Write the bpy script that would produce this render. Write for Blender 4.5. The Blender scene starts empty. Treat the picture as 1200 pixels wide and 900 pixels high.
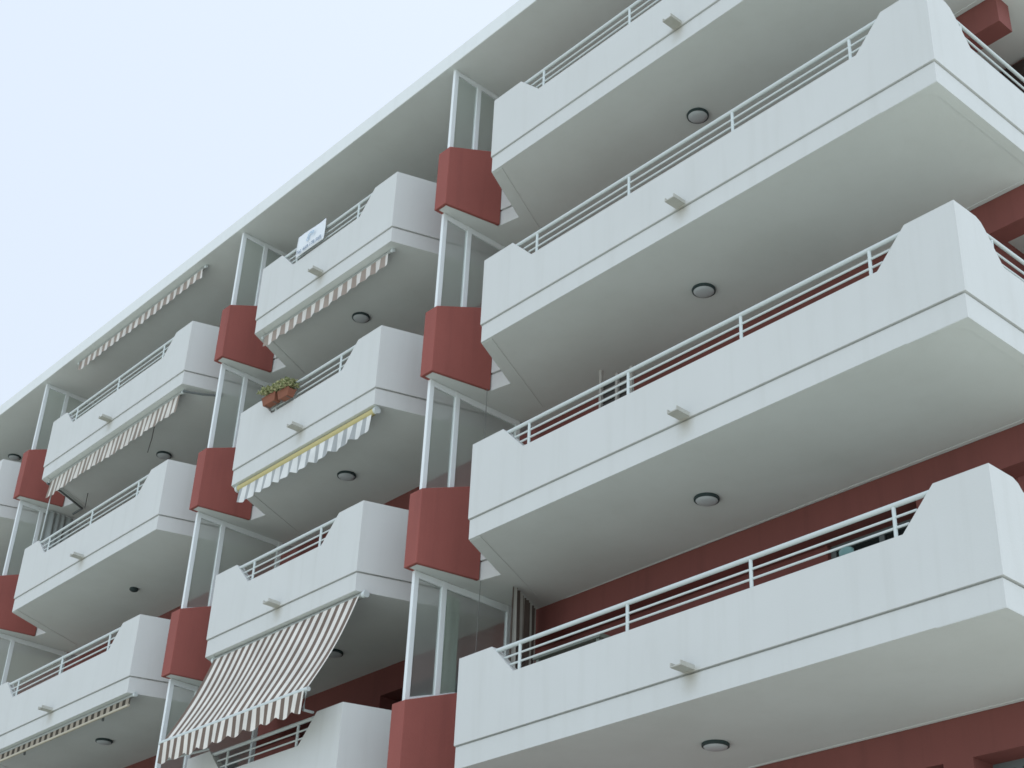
import bpy, bmesh, math, random
from mathutils import Vector, Matrix
random.seed(7)
C = bpy.context.scene.collection
S = bpy.context.scene

# ------------------------------------------------------------------ camera
cd = bpy.data.cameras.new("camera")
cam = bpy.data.objects.new("camera", cd); C.objects.link(cam)
Rm = ((0.6651635492, 0.7454971902, 0.0423248406),      # right
      (-0.3566988749, 0.3670359960, -0.8590986503),    # down
      (-0.6559903699, 0.5563438844, 0.5100569742))     # forward
m = Matrix(((Rm[0][0], -Rm[1][0], -Rm[2][0], 6.3121),
            (Rm[0][1], -Rm[1][1], -Rm[2][1], -10.7795),
            (Rm[0][2], -Rm[1][2], -Rm[2][2], -2.1338),
            (0, 0, 0, 1)))
cam.matrix_world = m
cd.sensor_fit = 'HORIZONTAL'; cd.sensor_width = 36.0
cd.lens = 36.0 * 1776.7 / 1200.0
cd.clip_end = 3000
S.camera = cam

# ------------------------------------------------------------------ world, sun, exposure
SUN_EL, SUN_AZ = math.radians(75), math.radians(5)    # azimuth from +Y towards +X
w = bpy.data.worlds.new("World"); S.world = w; w.use_nodes = True
nt = w.node_tree; N = nt.nodes; N.clear()
sky = N.new('ShaderNodeTexSky'); sky.sky_type = 'NISHITA'; sky.sun_disc = False
sky.sun_elevation = SUN_EL; sky.sun_rotation = SUN_AZ
sky.air_density = 1.0; sky.dust_density = 6.0; sky.ozone_density = 1.0
hsv = N.new('ShaderNodeHueSaturation'); hsv.inputs['Saturation'].default_value = 0.40
mix = N.new('ShaderNodeMix'); mix.data_type = 'RGBA'
mix.inputs['Factor'].default_value = 0.75
mix.inputs['B'].default_value = (8.6, 9.7, 11.0, 1)    # even high cloud veil
bg = N.new('ShaderNodeBackground'); bg.inputs['Strength'].default_value = 0.10
wo = N.new('ShaderNodeOutputWorld')
nt.links.new(sky.outputs['Color'], hsv.inputs['Color'])
# added brightening of the veil to the right, out of view, lifting side faces
tc = N.new('ShaderNodeTexCoord'); dp = N.new('ShaderNodeVectorMath'); dp.operation = 'DOT_PRODUCT'
dp.inputs[1].default_value = (0.94, -0.28, 0.18)
vr = N.new('ShaderNodeMapRange'); vr.interpolation_type = 'SMOOTHSTEP'
for k_, v_ in (('From Min', -0.2), ('From Max', 1.0), ('To Min', 1.0), ('To Max', 1.75)): vr.inputs[k_].default_value = v_
vb = N.new('ShaderNodeVectorMath'); vb.operation = 'SCALE'; vb.inputs[0].default_value = (9.1, 10.35, 12.0)
nt.links.new(tc.outputs['Generated'], dp.inputs[0]); nt.links.new(dp.outputs['Value'], vr.inputs['Value'])
nt.links.new(vr.outputs['Result'], vb.inputs['Scale']); nt.links.new(vb.outputs['Vector'], mix.inputs['B'])
nt.links.new(hsv.outputs['Color'], mix.inputs['A'])
nt.links.new(mix.outputs['Result'], bg.inputs['Color'])
nt.links.new(bg.outputs['Background'], wo.inputs['Surface'])
sl = bpy.data.lights.new("sun", 'SUN'); sl.energy = 3.55; sl.angle = math.radians(1.0); sl.color = (1.0, 0.98, 0.94)
sun = bpy.data.objects.new("sun", sl); C.objects.link(sun)
sd = Vector((math.sin(SUN_AZ) * math.cos(SUN_EL), math.cos(SUN_AZ) * math.cos(SUN_EL), math.sin(SUN_EL)))
sun.rotation_euler = sd.to_track_quat('Z', 'Y').to_euler()
sun.location = (0, -20, 40)
vs = S.view_settings
S.display_settings.display_device = 'sRGB'
vs.view_transform = 'Standard'; vs.look = 'None'; vs.gamma = 1.0; vs.use_curve_mapping = False
vs.exposure = 0.0

# ------------------------------------------------------------------ materials
def mat(name, col, rough=0.7, metal=0.0, spec=0.3):
    M = bpy.data.materials.new(name); M.use_nodes = True
    b = M.node_tree.nodes['Principled BSDF']
    b.inputs['Base Color'].default_value = (*col, 1); b.inputs['Roughness'].default_value = rough
    b.inputs['Metallic'].default_value = metal; b.inputs['Specular IOR Level'].default_value = spec
    return M

def nd(M, t, **kw):
    n = M.node_tree.nodes.new(t)
    for k, v in kw.items():
        if k in ('data_type', 'blend_type', 'operation', 'noise_dimensions', 'interpolation_type'): setattr(n, k, v)
        else: n.inputs[k].default_value = v
    return n

def lk(M, a, b): M.node_tree.links.new(a, b)

def plaster(name, col, dirt, streak=0.25, blotch=0.12, bump=0.12, rough=0.8, stain=False):
    """painted render: fine grain bump, broad blotches and thin rain streaks"""
    M = mat(name, col, rough, spec=0.2)
    b = M.node_tree.nodes['Principled BSDF']
    tc = nd(M, 'ShaderNodeTexCoord')
    geo = nd(M, 'ShaderNodeNewGeometry')
    mp = nd(M, 'ShaderNodeMapping'); mp.inputs['Scale'].default_value = (2.4, 2.4, 0.16)
    lk(M, geo.outputs['Position'], mp.inputs['Vector'])
    n1 = nd(M, 'ShaderNodeTexNoise', Scale=2.2, Detail=5.0, Roughness=0.62)
    lk(M, mp.outputs['Vector'], n1.inputs['Vector'])
    r1 = nd(M, 'ShaderNodeMapRange', **{'From Min': 0.50, 'From Max': 0.78, 'To Min': 0.0, 'To Max': streak})
    lk(M, n1.outputs['Fac'], r1.inputs['Value'])
    n2 = nd(M, 'ShaderNodeTexNoise', Scale=0.9, Detail=4.0, Roughness=0.55)
    lk(M, geo.outputs['Position'], n2.inputs['Vector'])
    r2 = nd(M, 'ShaderNodeMapRange', **{'From Min': 0.35, 'From Max': 0.75, 'To Min': 0.0, 'To Max': blotch})
    lk(M, n2.outputs['Fac'], r2.inputs['Value'])
    ad = nd(M, 'ShaderNodeMath', operation='ADD'); ad.use_clamp = True
    lk(M, r1.outputs['Result'], ad.inputs[0]); lk(M, r2.outputs['Result'], ad.inputs[1])
    mx = nd(M, 'ShaderNodeMix', data_type='RGBA')
    mx.inputs['A'].default_value = (*col, 1); mx.inputs['B'].default_value = (*dirt, 1)
    lk(M, ad.outputs['Value'], mx.inputs['Factor'])
    last = mx.outputs['Result']
    if stain:
        su = nd(M, 'ShaderNodeSeparateXYZ'); lk(M, tc.outputs['UV'], su.inputs['Vector'])
        au = nd(M, 'ShaderNodeMath', operation='ABSOLUTE'); lk(M, su.outputs['X'], au.inputs[0])
        nf = nd(M, 'ShaderNodeTexNoise', Scale=7.0, Detail=3.0); lk(M, geo.outputs['Position'], nf.inputs['Vector'])
        aw = nd(M, 'ShaderNodeMath', operation='MULTIPLY_ADD'); aw.inputs[1].default_value = -0.16; lk(M, nf.outputs['Fac'], aw.inputs[0]); lk(M, au.outputs[0], aw.inputs[2])
        ma = nd(M, 'ShaderNodeMapRange', **{'From Min': -0.06, 'From Max': 0.07, 'To Min': 0.62, 'To Max': 0.0}); lk(M, aw.outputs[0], ma.inputs['Value'])
        mv = nd(M, 'ShaderNodeMapRange', **{'From Min': 0.03, 'From Max': 0.27, 'To Min': 0.0, 'To Max': 1.0}); lk(M, su.outputs['Y'], mv.inputs['Value'])
        mw = nd(M, 'ShaderNodeMapRange', **{'From Min': 0.29, 'From Max': 0.33, 'To Min': 1.0, 'To Max': 0.0}); lk(M, su.outputs['Y'], mw.inputs['Value'])
        p1 = nd(M, 'ShaderNodeMath', operation='MULTIPLY'); lk(M, ma.outputs[0], p1.inputs[0]); lk(M, mv.outputs[0], p1.inputs[1])
        p2 = nd(M, 'ShaderNodeMath', operation='MULTIPLY'); lk(M, p1.outputs[0], p2.inputs[0]); lk(M, mw.outputs[0], p2.inputs[1])
        ms_ = nd(M, 'ShaderNodeMix', data_type='RGBA'); ms_.inputs['B'].default_value = (0.36, 0.33, 0.25, 1)
        lk(M, p2.outputs[0], ms_.inputs['Factor']); lk(M, last, ms_.inputs['A']); last = ms_.outputs['Result']
    lk(M, last, b.inputs['Base Color'])
    n3 = nd(M, 'ShaderNodeTexNoise', Scale=55.0, Detail=4.0, Roughness=0.6)
    lk(M, geo.outputs['Position'], n3.inputs['Vector'])
    bp = nd(M, 'ShaderNodeBump', Strength=bump, Distance=0.01)
    lk(M, n3.outputs['Fac'], bp.inputs['Height']); lk(M, bp.outputs['Normal'], b.inputs['Normal'])
    return M

WHITE = plaster('white_render', (0.625, 0.637, 0.620), (0.43, 0.43, 0.39), 0.16, 0.10, stain=True)
WHITE_LIFTED = plaster('white_render_lifted', (0.695, 0.730, 0.705), (0.54, 0.56, 0.52), 0.10, 0.30)  # white render lightened on undersides, adding brightness the bounce light lacks
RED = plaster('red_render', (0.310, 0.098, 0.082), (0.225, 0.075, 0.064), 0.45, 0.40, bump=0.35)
FASCIA = plaster('roof_edge_paint', (0.76, 0.78, 0.77), (0.60, 0.61, 0.58), 0.2, 0.08)
RED_SHADED = plaster('shaded_red_wall', (0.235, 0.083, 0.072), (0.16, 0.062, 0.055), 0.40, 0.30)  # darker copy of the red render; terrace shade is put into this colour
METAL = mat('white_metal', (0.60, 0.65, 0.64), 0.4)
ALU = mat('white_aluminium', (0.78, 0.82, 0.82), 0.4)
SPOUT = plaster('weathered_shaded_spout', (0.52, 0.52, 0.48), (0.32, 0.31, 0.25), 0.3, 0.6)  # weathered blotches over a grey that carries the underside's shade
TILE = plaster('floor_tiles', (0.62, 0.64, 0.59), (0.50, 0.50, 0.46), 0.0, 0.6)
GREYMETAL = mat('grey_metal', (0.16, 0.18, 0.18), 0.45)
DARKRIM = mat('dark_lamp_rim', (0.035, 0.055, 0.055), 0.5)
DIFF = mat('lamp_diffuser', (0.50, 0.53, 0.54), 0.4)
DARK = mat('dark_interior', (0.02, 0.024, 0.024), 0.6)
DOOR = mat('dark_brown_door', (0.050, 0.036, 0.032), 0.5)
CABLE = mat('black_cable', (0.16, 0.16, 0.155), 0.6)
ROLL = mat('grey_roller', (0.36, 0.38, 0.36), 0.6)
TERRA = plaster('terracotta', (0.27, 0.110, 0.070), (0.16, 0.08, 0.06), 0.4, 0.6)
YELLOW = mat('yellow_roller', (0.54, 0.47, 0.22), 0.55)
TRELLIS = mat('pale_wood', (0.34, 0.32, 0.29), 0.7)
SLATD = mat('dark_slats', (0.05, 0.045, 0.04), 0.7)
GREYGREEN = mat('grey_green_board', (0.20, 0.22, 0.19), 0.6)
TEAL = mat('teal_glass', (0.10, 0.19, 0.18), 0.3)
PALEC = mat('pale_green_cloth', (0.72, 0.78, 0.70), 0.9)
BANNER = mat('banner_white', (0.75, 0.78, 0.80), 0.6)
INK = mat('blue_ink', (0.15, 0.21, 0.30), 0.6)
INK2 = mat('pale_blue_ink', (0.42, 0.54, 0.66), 0.6)
STAIN = None

def leafmat(name, a, c):
    M = mat(name, a, 0.55)
    b = M.node_tree.nodes['Principled BSDF']
    oi = nd(M, 'ShaderNodeNewGeometry')
    mx = nd(M, 'ShaderNodeMix', data_type='RGBA')
    mx.inputs['A'].default_value = (*a, 1); mx.inputs['B'].default_value = (*c, 1)
    lk(M, oi.outputs['Random Per Island'], mx.inputs['Factor'])
    lk(M, mx.outputs['Result'], b.inputs['Base Color'])
    return M
LEAF = leafmat('succulent_leaves', (0.13, 0.17, 0.06), (0.52, 0.50, 0.28))

# glazing: slightly dirty pane, blurs what is behind it a little and mirrors the street
def glass(name, tint, rough, gloss):
    M = bpy.data.materials.new(name); M.use_nodes = True
    T = M.node_tree; T.nodes.clear()
    o = nd(M, 'ShaderNodeOutputMaterial')
    rf = nd(M, 'ShaderNodeBsdfRefraction', Color=(*tint, 1), Roughness=rough, IOR=1.0)
    tp = nd(M, 'ShaderNodeBsdfTransparent', Color=(*tint, 1))
    m0 = nd(M, 'ShaderNodeMixShader', Fac=0.45)
    lk(M, rf.outputs['BSDF'], m0.inputs[1]); lk(M, tp.outputs['BSDF'], m0.inputs[2])
    df = nd(M, 'ShaderNodeBsdfDiffuse', Color=(0.62, 0.66, 0.63, 1)); m1 = nd(M, 'ShaderNodeMixShader', Fac=0.27)
    tl = nd(M, 'ShaderNodeBsdfTranslucent', Color=(0.62, 0.66, 0.63, 1)); m2 = nd(M, 'ShaderNodeMixShader', Fac=0.5)
    lk(M, df.outputs['BSDF'], m2.inputs[1]); lk(M, tl.outputs['BSDF'], m2.inputs[2])
    lk(M, m0.outputs['Shader'], m1.inputs[1]); lk(M, m2.outputs['Shader'], m1.inputs[2])
    gl = nd(M, 'ShaderNodeBsdfGlossy', Color=(0.8, 0.86, 0.86, 1), Roughness=0.10)
    ms = nd(M, 'ShaderNodeMixShader', Fac=gloss)
    fr = nd(M, 'ShaderNodeFresnel', IOR=1.5)
    mr = nd(M, 'ShaderNodeMapRange', **{'From Min': 0.0, 'From Max': 1.0, 'To Min': gloss, 'To Max': 0.9})
    lk(M, fr.outputs['Fac'], mr.inputs['Value']); lk(M, mr.outputs['Result'], ms.inputs['Fac'])
    lk(M, m1.outputs['Shader'], ms.inputs[1]); lk(M, gl.outputs['BSDF'], ms.inputs[2])
    lk(M, ms.outputs['Shader'], o.inputs['Surface'])
    return M
GLASS = glass('dusty_glass', (0.86, 0.92, 0.88), 0.28, 0.05)
DGLASS = mat('dark_window_glass', (0.016, 0.022, 0.022), 0.08, spec=0.5)

# cloth: stripes across the object's own X axis
def cloth(name, a, c, period, off=0.0, frac=0.5):
    M = mat(name, a, 0.9, spec=0.1)
    b = M.node_tree.nodes['Principled BSDF']
    tc = nd(M, 'ShaderNodeTexCoord'); sx = nd(M, 'ShaderNodeSeparateXYZ')
    lk(M, tc.outputs['UV'], sx.inputs['Vector'])
    m1 = nd(M, 'ShaderNodeMath', operation='MULTIPLY_ADD'); m1.inputs[1].default_value = 1.0 / period; m1.inputs[2].default_value = off
    lk(M, sx.outputs['X'], m1.inputs[0])
    m2 = nd(M, 'ShaderNodeMath', operation='FRACT'); lk(M, m1.outputs[0], m2.inputs[0])
    m3 = nd(M, 'ShaderNodeMath', operation='GREATER_THAN'); m3.inputs[1].default_value = frac
    lk(M, m2.outputs[0], m3.inputs[0])
    nz = nd(M, 'ShaderNodeTexNoise', Scale=3.0, Detail=3.0); lk(M, tc.outputs['Object'], nz.inputs['Vector'])
    mx = nd(M, 'ShaderNodeMix', data_type='RGBA')
    mx.inputs['A'].default_value = (*a, 1); mx.inputs['B'].default_value = (*c, 1)
    lk(M, m3.outputs[0], mx.inputs['Factor'])
    mm = nd(M, 'ShaderNodeMix', data_type='RGBA', blend_type='MULTIPLY')
    mr = nd(M, 'ShaderNodeMapRange', **{'From Min': 0.3, 'From Max': 0.7, 'To Min': 0.86, 'To Max': 1.05}); lk(M, nz.outputs['Fac'], mr.inputs['Value'])
    mm.inputs['Factor'].default_value = 1.0
    lk(M, mx.outputs['Result'], mm.inputs['A']); lk(M, mr.outputs['Result'], mm.inputs['B'])
    lk(M, mm.outputs['Result'], b.inputs['Base Color'])
    # cloth lets some light through
    out = M.node_tree.nodes['Material Output']
    tr = nd(M, 'ShaderNodeBsdfTranslucent'); lk(M, mm.outputs['Result'], tr.inputs['Color'])
    ms = nd(M, 'ShaderNodeMixShader', Fac=0.15)
    lk(M, b.outputs['BSDF'], ms.inputs[1]); lk(M, tr.outputs['BSDF'], ms.inputs[2])
    lk(M, ms.outputs['Shader'], out.inputs['Surface'])
    return M
STRIPE = cloth('brown_white_stripe', (0.215, 0.165, 0.135), (0.86, 0.82, 0.755), 0.197, 0.0, 0.47)
STRIPE_S = cloth('fine_brown_white_stripe', (0.33, 0.28, 0.24), (0.80, 0.77, 0.71), 0.185, 0.0, 0.45)
STRIPE_T = cloth('tan_white_stripe', (0.40, 0.335, 0.29), (0.80, 0.775, 0.73), 0.25)
STRIPE_G = cloth('grey_white_stripe', (0.45, 0.47, 0.47), (0.84, 0.85, 0.83), 0.235, 0.0, 0.40)
STRIPE_B = cloth('dark_beige_stripe', (0.085, 0.075, 0.060), (0.42, 0.37, 0.30), 0.21)
STRIPE_C = cloth('brown_pale_curtain', (0.15, 0.12, 0.105), (0.50, 0.49, 0.45), 0.137, 0.0, 0.62)

# ------------------------------------------------------------------ mesh helpers
class MB:
    def __init__(s): s.v = []; s.f = []; s.uv = None
    def add(s, vs, fs):
        b = len(s.v); s.v += [tuple(x) for x in vs]; s.f += [tuple(b + i for i in f) for f in fs]
    def box(s, x0, x1, y0, y1, z0, z1):
        s.add([(x0,y0,z0),(x1,y0,z0),(x1,y1,z0),(x0,y1,z0),(x0,y0,z1),(x1,y0,z1),(x1,y1,z1),(x0,y1,z1)],
              [(3,2,1,0),(4,5,6,7),(0,1,5,4),(1,2,6,5),(2,3,7,6),(3,0,4,7)])
    def prism(s, poly, z0, z1):
        n = len(poly)
        s.add([(x,y,z0) for x,y in poly] + [(x,y,z1) for x,y in poly],
              [tuple(range(n-1,-1,-1)), tuple(range(n,2*n))] + [(i,(i+1)%n,n+(i+1)%n,n+i) for i in range(n)])
    def tube(s, pts, r, n=10, caps=True):
        pts = [Vector(p) for p in pts]; rings = []
        for i, p in enumerate(pts):
            d = (pts[min(i+1,len(pts)-1)] - pts[max(i-1,0)]).normalized()
            u = d.cross(Vector((0,0,1)) if abs(d.z) < .9 else Vector((1,0,0))).normalized(); t = d.cross(u)
            rings.append([p + (u*math.cos(a)+t*math.sin(a))*r for a in [2*math.pi*k/n for k in range(n)]])
        fs = []
        for i in range(len(pts)-1):
            for k in range(n): fs.append((i*n+k, i*n+(k+1)%n, (i+1)*n+(k+1)%n, (i+1)*n+k))
        if caps: fs += [tuple(range(n)), tuple((len(pts)-1)*n+k for k in range(n-1,-1,-1))]
        s.add([v for r_ in rings for v in r_], fs)
    def lathe(s, prof, c, n=28):
        # prof: (radius, z) pairs round the vertical through c
        vs = []; fs = []
        for r, z in prof:
            vs += [(c[0]+r*math.cos(2*math.pi*k/n), c[1]+r*math.sin(2*math.pi*k/n), c[2]+z) for k in range(n)]
        for i in range(len(prof)-1):
            for k in range(n): fs.append((i*n+k, i*n+(k+1)%n, (i+1)*n+(k+1)%n, (i+1)*n+k))
        s.add(vs, fs)
    def build(s, name, m, parent=None, loc=None, bevel=0.0, smooth=False):
        me = bpy.data.meshes.new(name); me.from_pydata(s.v, [], s.f); me.update()
        if s.uv:
            l = me.uv_layers.new(name='UVMap')
            for lp in me.loops: l.data[lp.index].uv = s.uv[lp.vertex_index]
        bm = bmesh.new(); bm.from_mesh(me); bmesh.ops.recalc_face_normals(bm, faces=bm.faces)
        bm.to_mesh(me); bm.free()
        me.materials.append(m)
        if smooth:
            for p in me.polygons: p.use_smooth = True
            me.set_sharp_from_angle(angle=math.radians(40))
        o = bpy.data.objects.new(name, me); C.objects.link(o)
        if parent: o.parent = parent
        if loc: o.location = loc
        if bevel:
            md = o.modifiers.new('bevel', 'BEVEL'); md.width = bevel; md.segments = 2; md.limit_method = 'ANGLE'; md.angle_limit = math.radians(30)
        return o

def empty(name, loc, label=None, cat=None, group=None, parent=None):
    o = bpy.data.objects.new(name, None); C.objects.link(o); o.location = loc
    o.empty_display_size = 0.2
    if parent: o.parent = parent
    tag(o, label, cat, group); return o
def tag(o, label=None, cat=None, group=None, kind=None):
    if label: o['label'] = label
    if cat: o['category'] = cat
    if group: o['group'] = group
    if kind: o['kind'] = kind
    return o
def copy_tree(o, parent=None, dz=0.0):
    c = o.copy(); C.objects.link(c)
    if parent: c.parent = parent
    if dz: c.location.z += dz
    for ch in list(o.children): copy_tree(ch, c)
    return c

def offset_closed(poly, d):
    """inset a ccw polygon by a distance per edge"""
    n = len(poly); L = []
    for i in range(n):
        a = Vector(poly[i]); b = Vector(poly[(i+1)%n]); t = (b-a).normalized(); nn = Vector((-t.y, t.x))
        L.append((a+nn*d[i], t))
    out = []
    for i in range(n):
        (p, t), (q, u) = L[i-1], L[i]
        den = t.x*u.y - t.y*u.x
        if abs(den) < 1e-6: out.append((q.x, q.y)); continue
        k = ((q.x-p.x)*u.y - (q.y-p.y)*u.x)/den
        out.append((p.x+t.x*k, p.y+t.y*k))
    return out

def offset_open(pts, d):
    n = len(pts); L = []
    for i in range(n-1):
        a = Vector(pts[i]); b = Vector(pts[i+1]); t = (b-a).normalized(); nn = Vector((-t.y, t.x))
        L.append((a+nn*d, t, b+nn*d))
    out = [tuple(L[0][0])]
    for i in range(1, n-1):
        p, t, _ = L[i-1]; q, u, _ = L[i]
        den = t.x*u.y - t.y*u.x
        k = ((q.x-p.x)*u.y - (q.y-p.y)*u.x)/den
        out.append((p.x+t.x*k, p.y+t.y*k))
    out.append(tuple(L[-1][2])); return out

# ------------------------------------------------------------------ dimensions
H = 2.9
G, T, LOW, E = 0.280, 1.339, 0.950, 0.020
A_R = 0.338
YW = 2.405; YB = 2.125
BW, BX2, BY2, BT, RISE = 0.261, 0.426, 0.933, 1.066, 0.345
TX, TY = 0.757, 0.990
ZROOF = 14.452
GROUND = -3.7
# columns of balconies: (left edge, right edge, x of the red box and glass screen at its left)
COLS = {'R': (-7.119, 0.114, -8.391), '2': (-13.275, -9.458, -14.531), '3': (-21.136, -15.612, -22.401), '4': (-28.90, -23.508, -30.16)}
LEVELS = {'R': (1, 2, 3, 4), '2': (1, 2, 3, 4), '3': (1, 2, 3, 4), '4': (3, 4)}
TH = 0.12

# ------------------------------------------------------------------ ground
PAVE = plaster('pale_paving', (0.385, 0.405, 0.375), (0.30, 0.31, 0.29), 0.0, 0.7)
g = MB(); g.box(-900, 900, -900, 900, GROUND-0.5, GROUND)
tag(g.build('ground', PAVE), kind='structure')

# ------------------------------------------------------------------ the building
B = empty('apartment_building', (-14, 8, GROUND), 'white and dark red apartment building with rows of long balconies', 'building')
Binv = Vector((14, -8, -GROUND))
def bl(z=0.0): return (14.0, -8.0, z - GROUND)          # local position of a part modelled in world x, y

# rear walls: openings (x0, x1, bottom, top) relative to each level's slab underside
XL, XR = -36.0, 0.05
OPEN = {'R': ((-3.45, -2.03), (-1.69, -1.12)), '2': ((-14.1, -12.2), (-11.6, -9.3)), '3': ((-20.6, -18.7), (-18.1, -15.9)), '4': ((-28.3, -26.4), (-25.8, -23.8))}
ops = sorted([o for k in OPEN for o in OPEN[k]])
rw = MB()
XE = -0.95
for lev in range(0, 5):
    z0 = lev*H
    top = (lev+1)*H if lev < 4 else ZROOF
    zb, zt = z0+G, top-0.43
    xs = XL
    for (a, b) in ops:
        rw.box(xs, a, YW, YW+0.2, zb, zt); xs = b
    rw.box(xs, XE, YW, YW+0.2, zb, zt)
    rw.box(XL, XE, YW, YW+0.2, zt, top+G if lev < 4 else top)
rw.box(XL, XR, YW, YW+0.2, GROUND, G)
rw.box(XE-0.2, XE, YW+0.2, 3.35, GROUND, ZROOF)
rw.box(XE-0.2, XR, 3.35, 3.8, GROUND, ZROOF)
rw.box(XR-0.2, XR, 3.8, 13, GROUND, ZROOF)
rw.box(XL, XL+0.2, YW+0.2, 13, GROUND, ZROOF)
rw.box(XL+0.2, XR-0.2, 12.8, 13, GROUND, ZROOF)
rw.build('rear_wall', RED_SHADED, B, bl())
# beams under the slabs and piers flush with them
for lev in range(0, 5):
    top = (lev+1)*H if lev < 4 else ZROOF
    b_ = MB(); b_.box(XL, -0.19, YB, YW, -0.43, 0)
    b_.build('ceiling_beam', RED_SHADED, B, bl(top))
    for (p0, p1) in ((-2.03, -1.69), (-12.2, -11.6), (-18.7, -18.1)):
        b_ = MB(); b_.box(p0, p1, YB, YW, lev*H+G, top-0.43); b_.build('wall_pier', RED_SHADED, B, bl())
# rear windows
for lev in range(0, 5):
    top = ((lev+1)*H if lev < 4 else ZROOF) - 0.43
    for (a, b) in ops:
        fr = MB(); z0 = lev*H+G; yy = YW+0.06
        fr.box(a, a+0.07, yy, yy+0.07, z0, top); fr.box(b-0.07, b, yy, yy+0.07, z0, top)
        fr.box(a+0.07, b-0.07, yy, yy+0.07, top-0.07, top); fr.box(a+0.07, b-0.07, yy, yy+0.07, z0, z0+0.07)
        mx_ = (a+b)/2; fr.box(mx_-0.035, mx_+0.035, yy, yy+0.07, z0+0.07, top-0.07)
        f = fr.build('terrace_door', GREYMETAL, B, bl())
        for (p, q) in ((a+0.07, mx_-0.035), (mx_+0.035, b-0.07)):
            pn = MB(); pn.box(p, q, yy+0.02, yy+0.04, z0+0.07, top-0.07); pn.build('glass_pane', DGLASS, f)
# dark doorway in the corner recess behind the long balconies
for lev in range(1, 5):
    top = ((lev+1)*H if lev < 4 else ZROOF)
    d = MB(); d.box(-0.86, -0.40, 3.30, 3.346, lev*H+G, top-0.06); dd = d.build('corner_door', DOOR, B, bl())

# roof slab
r = MB(); r.box(XL, 0.40, 0.046, 13.4, 0, 0.298); ro = r.build('roof_slab', FASCIA, B, bl(ZROOF), bevel=0.012)
ro.data.materials.append(WHITE_LIFTED)
for p in ro.data.polygons:
    if p.normal.z < -0.9: p.material_index = 1

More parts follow.
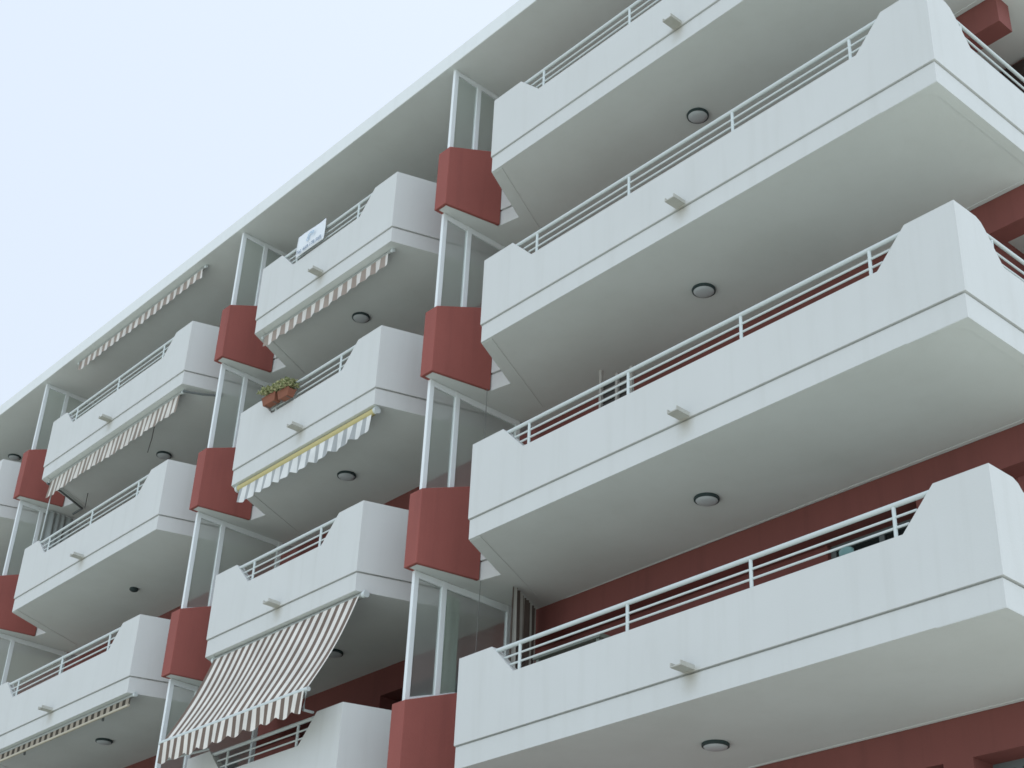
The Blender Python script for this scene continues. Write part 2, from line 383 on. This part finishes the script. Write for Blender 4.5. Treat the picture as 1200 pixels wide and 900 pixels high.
# ---- one balcony per column, then copies per floor
def balcony(col):
    x0, x1, b = COLS[col]
    P0, P1, P2, P3 = (b+BX2, BY2), (b+TX, TY), (x0, 0.0), (x1, 0.0)
    P4 = (x1, 3.6) if col == 'R' else (x1+A_R*YW, YW)
    line = [P0, P1, P2, P3, P4]
    inn = offset_open(line, TH)
    mb = MB()
    # slab (two bands with a drip groove between them and the parapet)
    if col == 'R': poly = [(b, YW), (b, 0.0), (b+BW, 0.0), P0, P1, P2, P3, P4, (XE, 3.6), (XE, YW)]; nd_ = 10
    else: poly = [(b, YW), (b, 0.0), (b+BW, 0.0), P0, P1, P2, P3, P4]; nd_ = 8
    def ins(e): return offset_closed(poly, ([.05, .05, .05, e, e, e, e] + [0.0]*(nd_-7)))
    mb.prism(ins(E), 0.0, G-0.018)
    mb.prism(ins(E+0.028), G-0.018, G)
    # drip rim on the soffit along the ends
    if col == 'R':
        xi = x1-E
        rim = [(xi-0.001, E+0.001), (xi-0.001, YB-0.01), (x0-0.45, YB-0.01)]
        for k in range(9):
            a = math.radians(-90*0 + 0 + 90 - k*11.25)
            rim.append((xi-0.12-0.16+0.16*math.cos(a), YB-0.07-0.16+0.16*math.sin(a)))
        cx_ = xi-0.12-0.22; cy_ = E+0.03+0.22
        for k in range(9):
            a = math.radians(0 - k*11.25)
            rim.append((cx_+0.22*math.cos(a), cy_+0.22*math.sin(a)))
        rim.append((cx_-0.35, E+0.001))
        mb.prism(rim[::-1], -0.008, 0.0)
    # left rim strip following the slanted end
    d = Vector((P2[0]-P1[0], P2[1]-P1[1])).normalized(); nn = Vector((-d.y, d.x))
    a0 = Vector(P2)+nn*(E+.002)-d*0.05; a1 = Vector(P1)-d*0.78+nn*(E+.002)
    q = [tuple(a0), (a0.x+0.20, a0.y), tuple(a1+nn*0.21), tuple(a1)]
    mb.prism(q[::-1], -0.006, 0.0)
    # parapet
    for i in range(4):
        A, Bp = Vector(line[i]), Vector(line[i+1]); Ai, Bi = Vector(inn[i]), Vector(inn[i+1])
        L = (Bp-A).length; t = (Bp-A)/L; nn = Vector((-t.y, t.x))
        if i == 2: prof = [(0, T), (.592, T), (.983, LOW), (L-.942, LOW), (L-.579, T), (L, T)]
        elif i == 3 and col == 'R': prof = [(0, T), (.38, T), (.46, T-.03), (.52, T-.09), (.78, LOW-.03), (L, LOW-.03)]
        else: prof = [(0, T), (L, T)]
        ot = []; it = []
        for s_, z in prof:
            o_ = A+t*s_
            i_ = Ai if s_ == 0 else (Bi if s_ == L else o_+nn*TH)
            ot.append((o_.x, o_.y, z)); it.append((i_.x, i_.y, z))
        n = len(prof)
        vs = ot + it + [(A.x, A.y, G), (Bp.x, Bp.y, G), (Ai.x, Ai.y, G), (Bi.x, Bi.y, G)]
        fs = [tuple([2*n, 2*n+1] + list(range(n-1, -1, -1))), tuple([2*n+3, 2*n+2] + list(range(n, 2*n))), (2*n, 2*n+2, 2*n+3, 2*n+1)]
        fs += [(k, k+1, n+k+1, n+k) for k in range(n-1)]
        mb.add(vs, fs)
    me = bmesh.new()
    o = mb.build('balcony', WHITE, B, bl())
    bm = bmesh.new(); bm.from_mesh(o.data); bmesh.ops.remove_doubles(bm, verts=bm.verts, dist=0.0004)
    bmesh.ops.recalc_face_normals(bm, faces=bm.faces); bm.to_mesh(o.data); bm.free()
    xm = (x0+x1)/2 + (0.05 if col == 'R' else 0.0)
    uvl = o.data.uv_layers.new(name='UVMap')
    for lp in o.data.loops:
        vv = o.data.vertices[lp.vertex_index].co; uvl.data[lp.index].uv = (vv.x-xm, vv.z if vv.y < 0.1 else 0.0)
    o.data.materials.append(WHITE_LIFTED)
    for p in o.data.polygons:
        if p.normal.z < -0.9 and p.center.z < 0.05: p.material_index = 1
        # inner parapet faces take the lightened white too, to bounce light onto soffits
        elif p.center.z > G+.1 and p.normal.z < .5 and p.normal.y > 0.25: p.material_index = 1
    fl = MB(); fl.prism(offset_closed(poly, [.06, .06, .06] + [TH+.003]*4 + [0.0]*(nd_-7)), G+.001, G+.014); fl.build('terrace_floor', TILE, o)
    # railing
    y = 0.040; ZH = 1.285
    def rail(name, pts, rad): return None
    t_ = MB(); t_.tube([(x0+.64, y, ZH), (x1-.61, y, ZH)], 0.026, 12); t_.build('handrail', METAL, o, smooth=True)
    for z in (1.163, 1.058):
        sl_ = 0.39*(z-LOW)/(T-LOW)
        t_ = MB(); t_.tube([(x0+.983-sl_+.015, y, z), (x1-.942+sl_*.93-.05, y, z)], 0.0125, 8); t_.build('rail_bar', METAL, o, smooth=True)
    npost = {'R': 4, '2': 2, '3': 3, '4': 3}[col]
    xa, xb = x0+1.05, x1-1.04
    for k in range(npost):
        x = xa+(xb-xa)*k/(npost-1)
        t_ = MB(); t_.tube([(x, y-.001, LOW-0.01), (x, y-.001, ZH-0.02)], 0.020, 10); t_.build('rail_post', METAL, o, smooth=True)
    if col == 'R':
        xx = x1-0.06
        t_ = MB(); t_.tube([(xx, 0.44, 1.275), (xx, 3.34, 1.275)], 0.021, 12); t_.build('handrail', METAL, o, smooth=True)
        for z in (1.125, 1.02):
            t_ = MB(); t_.tube([(xx, 0.66+(1.125-z)*.9, z), (xx, 3.34, z)], 0.0125, 8); t_.build('rail_bar', METAL, o, smooth=True)
        for yy in (0.72, 2.2):
            t_ = MB(); t_.tube([(xx, yy, LOW-.05), (xx, yy, 1.25)], 0.018, 10); t_.build('rail_post', METAL, o, smooth=True)
    # rain spout in the middle of the front: an open channel poking out under the groove
    xm = (x0+x1)/2 + (0.05 if col == 'R' else 0.0)
    s_ = MB()
    s_.box(xm-.075, xm+.075, -0.20, 0.03, G+.010, G+.024)
    s_.box(xm-.075, xm-.061, -0.20, 0.03, G+.024, G+.060)
    s_.box(xm+.061, xm+.075, -0.20, 0.03, G+.024, G+.060)
    s_.build('drain_spout', SPOUT, o)
    return o

def red_box(col):
    x0, x1, b = COLS[col]
    mb = MB()
    Q = [(b, 0.0), (b+BW, 0.0), (b+BX2, BY2), (b, BY2)]
    I = offset_closed(Q, [.05, .05, .05, .05])
    z0, z1 = -0.008, BT
    n = 4; zb = [z0, z0, .012, .012]
    top = lambda y: BT+RISE*y
    vs = [(x, y, zz) for (x, y), zz in zip(Q, (z0, z0, 0.0, 0.0))] + [(x, y, top(y)) for x, y in Q] + [(x, y, zz) for (x, y), zz in zip(I, (z0, z0, 0.001, 0.001))] + [(x, y, top(y)-.05) for x, y in I]
    fs = []
    for i in range(4):
        j = (i+1) % 4
        fs += [(i, j, 4+j, 4+i), (8+j, 8+i, 12+i, 12+j), (j, i, 8+i, 8+j)]
    fs += [(4, 5, 6, 7), (15, 14, 13, 12)]
    mb.add(vs, fs)
    mb.box(b, b+0.10, BY2+.002, YW-.002, G+.002, BT+RISE*BY2-.002)
    return mb.build('red_parapet_box', RED, B, bl(), bevel=0.008)

def screen(col, top):
    """white aluminium glazed screen standing on the red box, up to the slab above"""
    x0, x1, b = COLS[col]
    xa, xb = b+0.005, b+0.062
    sill = lambda y: BT+RISE*min(y, BY2)+0.003
    z1 = top-0.004
    f = MB()
    y0, y1 = 0.145, 1.835
    def bar(ya, yb, za, zb, e=0.0):
        """upright or rail between ya and yb; za, zb are heights at both ends"""
        f.add([(xa+e, ya, za[0]), (xb-e, ya, za[0]), (xb-e, yb, za[1]), (xa+e, yb, za[1]), (xa+e, ya, zb[0]), (xb-e, ya, zb[0]), (xb-e, yb, zb[1]), (xa+e, yb, zb[1])],
              [(3,2,1,0),(4,5,6,7),(0,1,5,4),(1,2,6,5),(2,3,7,6),(3,0,4,7)])
    for (p, q) in ((y0, y0+.075), (0.615, 0.695), (y1-.075, y1)):
        bar(p, q, (sill(p), sill(q)), (z1, z1))
    bays = ((y0+.075, 0.615), (0.695, BY2), (BY2, y1-.075))
    for (p, q) in bays:
        bar(p, q, (sill(p), sill(q)), (sill(p)+.06, sill(q)+.06), .004)
        bar(p, q, (z1-.09, z1-.09), (z1, z1), .004)
    fr = f.build('glazed_screen', ALU, B, bl(), bevel=0.004)
    xm = (xa+xb)/2
    for ys in ((y0+.075, 0.615), (0.695, BY2, y1-.075)):
        pn = MB()
        pn.add([(xm, y, sill(y)+.06) for y in ys] + [(xm, y, z1-.09) for y in reversed(ys)], [tuple(range(2*len(ys)))])
        pn.build('glass_pane', GLASS, fr)
    return fr

for col in ('R', '2', '3', '4'):
    proto = None; bp = None; sc = None
    for k in LEVELS[col]:
        if proto is None:
            proto = balcony(col); proto.location.z += k*H; bp = red_box(col); bp.location.z += k*H
            k0 = k
        else:
            copy_tree(proto, B, (k-k0)*H); copy_tree(bp, B, (k-k0)*H)
        if k == 4:
            s4 = screen(col, ZROOF-4*H); s4.location.z += 4*H
        elif sc is None:
            sc = screen(col, H); sc.location.z += k*H; ks = k
        else: copy_tree(sc, B, (k-ks)*H)

# ------------------------------------------------------------------ ceiling lamps
def lamp(x, y, z, label, small=False):
    o = empty('ceiling_lamp', (x, y, z), label, 'ceiling lamp', 'round lamps under the balconies')
    k = 0.55 if small else 1.0
    m_ = MB(); m_.lathe([(0, -.001), (.148*k, -.001), (.152*k, -.012), (.148*k, -.034), (.134*k, -.040), (.131*k, -.034)], (0, 0, 0)); m_.build('lamp_rim', DARKRIM, o, smooth=True)
    m_ = MB(); m_.lathe([(.131*k, -.036), (.122*k, -.048), (.08*k, -.060), (.04*k, -.065), (0.0005, -.066)], (0, 0, 0))
    m_.build('lamp_diffuser', DARKRIM if small else DIFF, o, smooth=True)
    return o
lamp(-4.20, 1.20, 4*H, 'round dark-rimmed ceiling lamp beside the handrail of the second balcony down, long right-hand row')
lamp(-4.15, 1.17, 3*H, 'round dark-rimmed ceiling lamp above the balcony with the trellis, long right-hand row')
lamp(-4.20, 1.18, 2*H, 'round dark-rimmed ceiling lamp above the lowest of the long right-hand balconies')
lamp(-4.20, 1.22, 1*H, 'round dark-rimmed ceiling lamp at the bottom edge, under the lowest long balcony')
lamp(-11.52, 0.98, 4*H, 'round ceiling lamp under the balcony that carries the white banner')
lamp(-11.58, 1.08, 3*H, 'round ceiling lamp under the balcony with the yellow roller and flower boxes')
lamp(-11.60, 1.20, 2*H, 'round ceiling lamp half hidden by the lowered striped awning')
lamp(-18.30, 1.22, 4*H, 'round ceiling lamp over the corner of a balcony below the tan and white striped valance')
lamp(-18.25, 1.08, 3*H, 'small dark ceiling fitting without diffuser under a plain left-hand balcony', True)
lamp(-18.25, 1.04, 2*H, 'round ceiling lamp beside the beige striped valance at lower left')
lamp(-26.17, 1.22, ZROOF, 'round ceiling lamp at the far left under the roof slab')

# ------------------------------------------------------------------ awnings
def ribbon(xa, xb, ya, za, h, amp, nst, period, scal=0.0, lean=0.0, seed=1, dy_top=0.0):
    """hanging valance: a wavy ribbon, scalloped at its lower edge"""
    rnd = random.Random(seed); ph = [rnd.uniform(0, 6.28) for _ in range(4)]
    mb = MB(); mb.uv = []
    nx = max(60, int((xb-xa)/0.035)); nz = 7
    for i in range(nx+1):
        x = xa+(xb-xa)*i/nx; s = x-xa
        hh = h*(1+0.05*math.sin(s*2.1+ph[0]))
        if scal: hh += scal*abs(math.sin(math.pi*s/(2*period))) - scal*0.5
        for j in range(nz+1):
            v = j/nz
            wv = amp*v*(math.sin(2*math.pi*s/(period*1.0)+ph[1]+0.6*math.sin(s*1.3+ph[2])) + .5*math.sin(2*math.pi*s/(period*2.3)+ph[3]))
            mb.v.append((x+lean*v, ya+wv-dy_top*(1-v), za-hh*v)); mb.uv.append((s, v))
    for i in range(nx):
        for j in range(nz): a = i*(nz+1)+j; mb.f.append((a, a+1, a+nz+2, a+nz+1))
    return mb

def rolled_awning(level_z, xa, xb, yv, zr, h, matl, label, rollmat, amp=.012, scal=0.02, period=.25, seed=1, lean=0.0, beige=False, rr=0.045):
    o = empty('rolled_awning', ((xa+xb)/2, yv, level_z), label, 'awning', 'striped awnings under the slabs')
    L = (-(xa+xb)/2, -yv, 0)
    def P(mb, name, m_, **kw): return mb.build(name, m_, o, L, **kw)
    t_ = MB(); t_.tube([(xa-.02, yv+.03, zr), (xb+.02, yv+.03, zr)], rr, 14); P(t_, 'roller_tube', rollmat, smooth=True)
    for x in (xa-.05, xb+.05):
        t_ = MB(); t_.tube([(x-.025, yv+.03, zr), (x+.025, yv+.03, zr)], min(0.058, -zr-.002), 14); t_.box(x-.02, x+.02, yv+.01, yv+.05, zr+.04, -0.001)
        P(t_, 'end_bracket', METAL, smooth=True)
    rb = ribbon(xa+.03, xb-.03, yv+.005, zr-rr*.85, h, amp, 0, period, scal, lean, seed)
    P(rb, 'valance', matl, smooth=True)
    if beige:
        t_ = MB(); t_.tube([(xa+.02, yv-.02, zr-h-.02), (xb-.02, yv-.02, zr-h-.02)], 0.024, 10); P(t_, 'front_bar', mat('beige_bar', (0.50, 0.46, 0.36), 0.6), smooth=True)
    return o, L, P

o, L, P = rolled_awning(ZROOF, -20.95, -15.95, 0.19, -0.035, 0.20, STRIPE_T, 'tan and white striped valance hanging directly under the roof slab', ROLL, seed=3, rr=0.03)
o, L, P = rolled_awning(4*H, -13.16, -9.66, 0.14, -0.035, 0.22, STRIPE_T, 'tan and white striped valance under the balcony with the white banner', ROLL, seed=5, rr=0.03)
o, L, P = rolled_awning(4*H, -20.98, -15.86, 0.14, -0.04, 0.34, STRIPE_S, 'long brown and white striped valance with thin folding arms under the top left balcony', ROLL, seed=8, lean=-0.08, rr=0.035)
for pts in (((-21.0, .10, -.10), (-21.24, .52, -.05), (-21.66, 1.23, -.05), (-22.05, 1.22, -.05)), ((-15.72, .10, -.09), (-15.60, .45, -.06), (-15.40, .75, -.05))):
    t_ = MB(); t_.tube(pts, 0.022, 8); P(t_, 'folding_arm', GREYMETAL, smooth=True)
t_ = MB(); t_.tube([(-20.92, .20, -.36), (-20.96, .20, -1.36)], 0.012, 8); P(t_, 'pull_rod', METAL, smooth=True)
o, L, P = rolled_awning(3*H, -13.12, -9.56, 0.07, -0.060, 0.25, STRIPE_G, 'grey and white valance hanging from a yellow roller, below the flower boxes', YELLOW, amp=.02, scal=0.06, seed=11, lean=-0.03, rr=0.052)
o, L, P = rolled_awning(2*H, -20.95, -15.58, 0.09, -0.035, 0.15, STRIPE_B, 'dark brown and beige striped awning rolled tight at lower left', ROLL, amp=.004, scal=0.0, seed=13, beige=True, rr=0.03)
for x in (-16.9, -19.8):
    t_ = MB(); t_.tube([(x, .30, -.005), (x, .30, -.06), (x-.06, .33, -.10)], 0.020, 8); P(t_, 'folding_arm', GREYMETAL, smooth=True)

# the lowered awning
def lowered():
    z2 = 2*H
    xa, xb = -13.10, -9.42
    o = empty('lowered_awning', (-11.3, 0, z2), 'large brown and white striped awning lowered in front of a balcony', 'awning', 'striped awnings under the slabs')
    L = (11.3, 0, -z2)
    def P(mb, name, m_, **kw): return mb.build(name, m_, o, L, **kw)
    zr = z2-.055
    t_ = MB(); t_.tube([(xa-.02, .12, zr), (xb+.02, .12, zr)], 0.040, 14); P(t_, 'roller_tube', ROLL, smooth=True)
    for x in (xa-.04, xb+.05):
        t_ = MB(); t_.tube([(x-.03, .12, zr), (x+.03, .12, zr)], 0.050, 14); t_.box(x-.02, x+.02, .10, .14, zr+.04, z2-.001); P(t_, 'end_bracket', METAL, smooth=True)
    # fabric, lightly sagging
    mb = MB(); mb.uv = []; nx, nv = 120, 18
    ba, bb = -13.20, -9.57; yb, zb0, zb1 = -.50, 4.345, 4.300
    for i in range(nx+1):
        u = i/nx
        for j in range(nv+1):
            v = j/nv
            x = (xa*(1-v)+ba*v)*(1-u)+((xb-.03)*(1-v)+bb*v)*u
            zz = zb0*(1-u)+zb1*u
            y = .08*(1-v)+yb*v; z = (zr-.01)*(1-v)+zz*v
            sag = math.sin(math.pi*v)*(0.045+0.02*math.sin(u*9.0))+0.008*math.sin(u*23*2*math.pi/6)*v
            mb.v.append((x, y+sag*.85, z-sag*.35)); mb.uv.append((u*3.68, v))
    for i in range(nx):
        for j in range(nv): a = i*(nv+1)+j; mb.f.append((a, a+1, a+nv+2, a+nv+1))
    P(mb, 'fabric', STRIPE, smooth=True)
    t_ = MB(); t_.tube([(ba-.04, yb, zb0), (bb+.04, yb, zb1)], 0.032, 12); P(t_, 'front_bar', METAL, smooth=True)
    rb = MB(); rb.uv = []; nx = 150; nz = 6
    for i in range(nx+1):
        u = i/nx; s = u*3.68
        hh = 0.245 + 0.065*abs(math.sin(math.pi*s/0.394+.6)) + 0.015*math.sin(s*1.7)
        for j in range(nz+1):
            v = j/nz
            wv = 0.012*v*math.sin(2*math.pi*s/0.62)+0.01*v*math.sin(s*3.1)
            rb.v.append((ba+.02+(bb-ba-.04)*u, yb-.03+wv, zb0*(1-u)+zb1*u-.02-hh*v)); rb.uv.append((s, v))
    for i in range(nx):
        for j in range(nz): a = i*(nz+1)+j; rb.f.append((a, a+1, a+nz+2, a+nz+1))
    P(rb, 'valance', STRIPE, smooth=True)
    for pts in (((-10.10, -.02, 4.235), (-9.66, -.46, 4.06), (-9.58, -.49, 4.28)), ((-12.66, -.02, 4.262), (-13.12, -.46, 4.09), (-13.16, -.49, 4.32))):
        t_ = MB(); t_.tube(pts, 0.018, 8); P(t_, 'drop_arm', METAL, smooth=True)
    return o
lowered()

# ------------------------------------------------------------------ banner on the top railing
bn = empty('banner', (-11.76, -0.03, 4*H), 'white sale banner with blue lettering tied over a balcony railing', 'banner')
mb = MB(); nx, nz = 16, 10
for i in range(nx+1):
    for j in range(nz+1):
        u = i/nx; v = j/nz
        mb.v.append((-.40+.80*u, -.004-.012*math.sin(u*5)*v - .006*math.sin(v*4+u*3), 0.99+.435*v + .015*math.sin(u*math.pi)*-1*(v)))
for i in range(nx):
    for j in range(nz): a = i*(nz+1)+j; mb.f.append((a, a+nz+1, a+nz+2, a+1))
bs = mb.build('banner_sheet', BANNER, bn, smooth=True)
md = bs.modifiers.new('solid', 'SOLIDIFY'); md.thickness = 0.003
def text(name, body, size, x, y, z, m_, parent):
    c = bpy.data.curves.new(name, 'FONT'); c.body = body; c.size = size; c.extrude = 0.001; c.align_x = 'CENTER'; c.resolution_u = 3
    tmp = bpy.data.objects.new(name, c); C.objects.link(tmp)
    bpy.context.view_layer.update()
    me = bpy.data.meshes.new_from_object(tmp); bpy.data.objects.remove(tmp)
    o = bpy.data.objects.new(name, me); C.objects.link(o); me.materials.clear(); me.materials.append(m_)
    o.parent = parent; o.location = (x, y, z); o.rotation_euler = (math.pi/2, 0, 0); return o
text('phone_number', 'Tel. 669 178 568', 0.105, 0.0, -0.034, 1.02, INK, bn)
lg = MB()
for (cx, cz, r0, r1, a0, a1) in ((0.02, 1.245, .045, .085, 20, 250), (0.07, 1.275, .03, .055, -120, 110), (-0.05, 1.205, .02, .04, 60, 330)):
    n = 14; b0 = len(lg.v)
    for k in range(n+1):
        a = math.radians(a0+(a1-a0)*k/n); tpr = 0.35+0.65*math.sin(math.pi*k/n)
        rm = (r0+r1)/2; hw = (r1-r0)/2*tpr
        lg.v += [(cx+(rm-hw)*math.cos(a), -.034, cz+(rm-hw)*math.sin(a)), (cx+(rm+hw)*math.cos(a), -.034, cz+(rm+hw)*math.sin(a))]
    lg.f += [(b0+2*k, b0+2*k+1, b0+2*k+3, b0+2*k+2) for k in range(n)]
lg.build('banner_emblem', INK2, bn)

# ------------------------------------------------------------------ flower boxes
def flower_box(xa, xb, zb, tilt, label, seed):
    z = 3*H
    o = empty('flower_box', ((xa+xb)/2, -.080, z+zb), label, 'flower box', 'terracotta flower boxes on the railing')
    w_ = (xb-xa)/2
    mb = MB()
    prof = [(-.065, 0.0), (.065, 0.0), (.085, .135), (.093, .135), (.093, .165), (.07, .165), (.07, .14), (-.07, .14), (-.07, .165), (-.093, .165), (-.093, .135), (-.085, .135)]
    n = len(prof)
    vs = [(-w_+(.03 if z_ < .1 else 0), y, z_) for y, z_ in prof] + [(w_-(.03 if z_ < .1 else 0), y, z_) for y, z_ in prof]
    mb.add(vs, [(i, (i+1) % n, n+(i+1) % n, n+i) for i in range(n)] + [tuple(range(n-1, -1, -1)), tuple(range(n, 2*n))])
    mb.build('pot', TERRA, o, bevel=0.006)
    br = MB()
    for x in (-w_*.6, w_*.6):
        br.tube([(x, .12, .27), (x, .078, .255), (x, .078, -.008), (x, -.05, -.008)], .005, 6)
    br.build('pot_hanger', GREYMETAL, o)
    rnd = random.Random(seed); lf = MB()
    for c in range(110):
        cx = rnd.uniform(-w_*1.02, w_*1.02); cy = rnd.uniform(-.17, .10); cz = .15+rnd.uniform(0, .24)*(1-abs(cy+.03)*3.5)*(1.15-.35*(cx/w_+1)/2)
        for k in range(11):
            a = rnd.uniform(0, 6.28); el = rnd.uniform(-.2, 1.3); L_ = rnd.uniform(.035, .075); ww = L_*.30
            d = Vector((math.cos(a)*math.cos(el), math.sin(a)*math.cos(el), math.sin(el)))
            s_ = d.cross(Vector((0, 0, 1))).normalized()*ww; up = s_.cross(d).normalized()*ww*.5
            p = Vector((cx, cy, cz))
            vs = [p, p+d*L_*.5+s_+up*.3, p+d*L_, p+d*L_*.5-s_+up*.3, p+d*L_*.5-up]
            lf.add(vs, [(0, 1, 2), (0, 2, 3), (0, 4, 1), (1, 4, 2), (2, 4, 3), (3, 4, 0)])
    lf.build('foliage', LEAF, o)
    o.rotation_euler = (0, tilt, 0); o.scale = (.96, .88, .88)
    return o
flower_box(-12.40, -12.00, 1.045, 0.04, 'terracotta flower box of pale green succulents, nearest the notch in the parapet', 2)
flower_box(-11.95, -11.62, 0.985, 0.06, 'shorter terracotta flower box tilted on the railing, beside the other flower box', 4)

# ------------------------------------------------------------------ curtains and small things on the terraces
def curtain(name, p0, p1, z0, z1, m_, label, folds, amp, seed, taper=0.0):
    rnd = random.Random(seed)
    p0, p1 = Vector(p0), Vector(p1); t = (p1-p0); L_ = t.length; t /= L_; nn = Vector((-t.y, t.x))
    mb = MB(); mb.uv = []; nx, nz = folds*8, 12
    for i in range(nx+1):
        u = i/nx
        for j in range(nz+1):
            v = j/nz
            off = amp*(.35+.65*v)*(1+.45*math.sin(u*11+seed*2))*math.sin(2*math.pi*folds*u+1.1*math.sin(u*7+seed)+.5*v*math.sin(u*19))
            uu = u*(1-taper*v)+taper*v*.3
            p = p0+t*(L_*uu)+nn*off
            mb.v.append((p.x-p0.x, p.y-p0.y, z1-(z1-z0)*v-z0)); mb.uv.append((u*L_*2.0, v))
    for i in range(nx):
        for j in range(nz): a = i*(nz+1)+j; mb.f.append((a, a+1, a+nz+2, a+nz+1))
    o = mb.build(name, m_, None, (p0.x, p0.y, z0), smooth=True)
    return tag(o, label, 'curtain')
curtain('curtain', (-7.74, 1.34), (-8.12, 2.08), H+G+.02, 2*H-.02, STRIPE_C, 'brown and pale striped curtain gathered at the left end of the lowest long balcony', 9, .06, 3)
curtain('curtain', (-8.46, .70), (-8.46, 1.02), H+G+.8, 2*H-.10, PALEC, 'pale green curtain hanging behind the lowest glazed screen next to the red box', 3, .03, 5)
curtain('curtain', (-22.30, .78), (-22.30, 1.35), 3*H+G+.8, 4*H-.04, mat('grey_cloth', (0.34, 0.37, 0.36), 0.9), 'grey curtain behind the glazed screen under the top left balcony', 4, .04, 9)

# trellis leaning behind the third long balcony's railing
tr = empty('trellis', (-6.0, 1.2, 2*H+G), 'tall pale wooden trellis with dark gaps behind the railing of a long balcony', 'trellis')
mb = MB()
for x in (0.0, 0.30, 0.56): mb.box(x-.022, x+.022, -.02, .02, 0, 2.22 if x == 0 else 2.05)
for k in range(16): mb.box(0.022, .56, -.012, .012, .10+k*.125, .135+k*.125)
mb.build('slats', TRELLIS, tr)
mb = MB(); mb.box(0.02, .56, .022, .04, .05, 2.02); mb.build('dark_backing', SLATD, tr)

# board along the inside of the lowest long balcony
mb = MB(); mb.box(-.60, .60, -.22, .22, 1.46, 1.52)
for x in (-.54, .54):
    for y in (-.17, .17): mb.box(x-.025, x+.025, y-.025, y+.025, 0, 1.46)
o = mb.build('high_table', GREYGREEN, None, (-6.70, 1.55, H+G)); tag(o, 'narrow grey green table top showing over the lowest long parapet beside the striped curtain', 'table')

# teal bottle-shaped lantern near the right end
ln = MB(); ln.lathe([(0.001, 0), (.09, 0), (.10, .03), (.10, .17), (.07, .22), (.03, .25), (.03, .29), (.001, .29)], (0, 0, 0), 18)
o = ln.build('glass_jar', TEAL, None, (-1.52, .13, H+LOW-.001), smooth=True); tag(o, 'teal glass jar on the lowest long parapet beside the right-hand rail post', 'jar')
o.location = (-1.50, .06, H+LOW+.0)
o.scale = (.8, .5, .42)

# cables hanging from the red boxes
def cable(pts, label, r=.0045):
    p0 = Vector(pts[-1]); t_ = MB(); t_.tube([tuple(Vector(p)-p0) for p in pts], r, 6)
    return tag(t_.build('cable', CABLE, None, tuple(p0)), label, 'cable', 'thin cables hanging below the slabs')
cable([(-7.97, .96, 2*H), (-7.985, .955, 1.6*H), (-7.99, .95, H+T)], 'thin dark cable hanging in front of the lowest glazed screen')
cable([(-7.97, .88, 3*H), (-7.98, .89, 2.6*H), (-7.97, .95, 2*H+T)], 'thin dark cable below the third red box beside a long balcony')
cable([(-17.44, .50, 4*H), (-17.45, .50, 4*H-.25), (-17.48, .48, 4*H-.55)], 'short dark cord hanging behind the long brown valance, near the round lamp', .010)
cable([(-21.0, 1.0, 4*H), (-21.0, 1.0, 4*H-.35)], 'short dark cord beside the folding arm at the left end of the brown valance', .010)

# ------------------------------------------------------------------ render settings
S.render.engine = 'CYCLES'
S.cycles.max_bounces = 8; S.cycles.diffuse_bounces = 5; S.cycles.transparent_max_bounces = 8
S.cycles.filter_width = 1.6
S.cycles.caustics_reflective = False; S.cycles.caustics_refractive = True
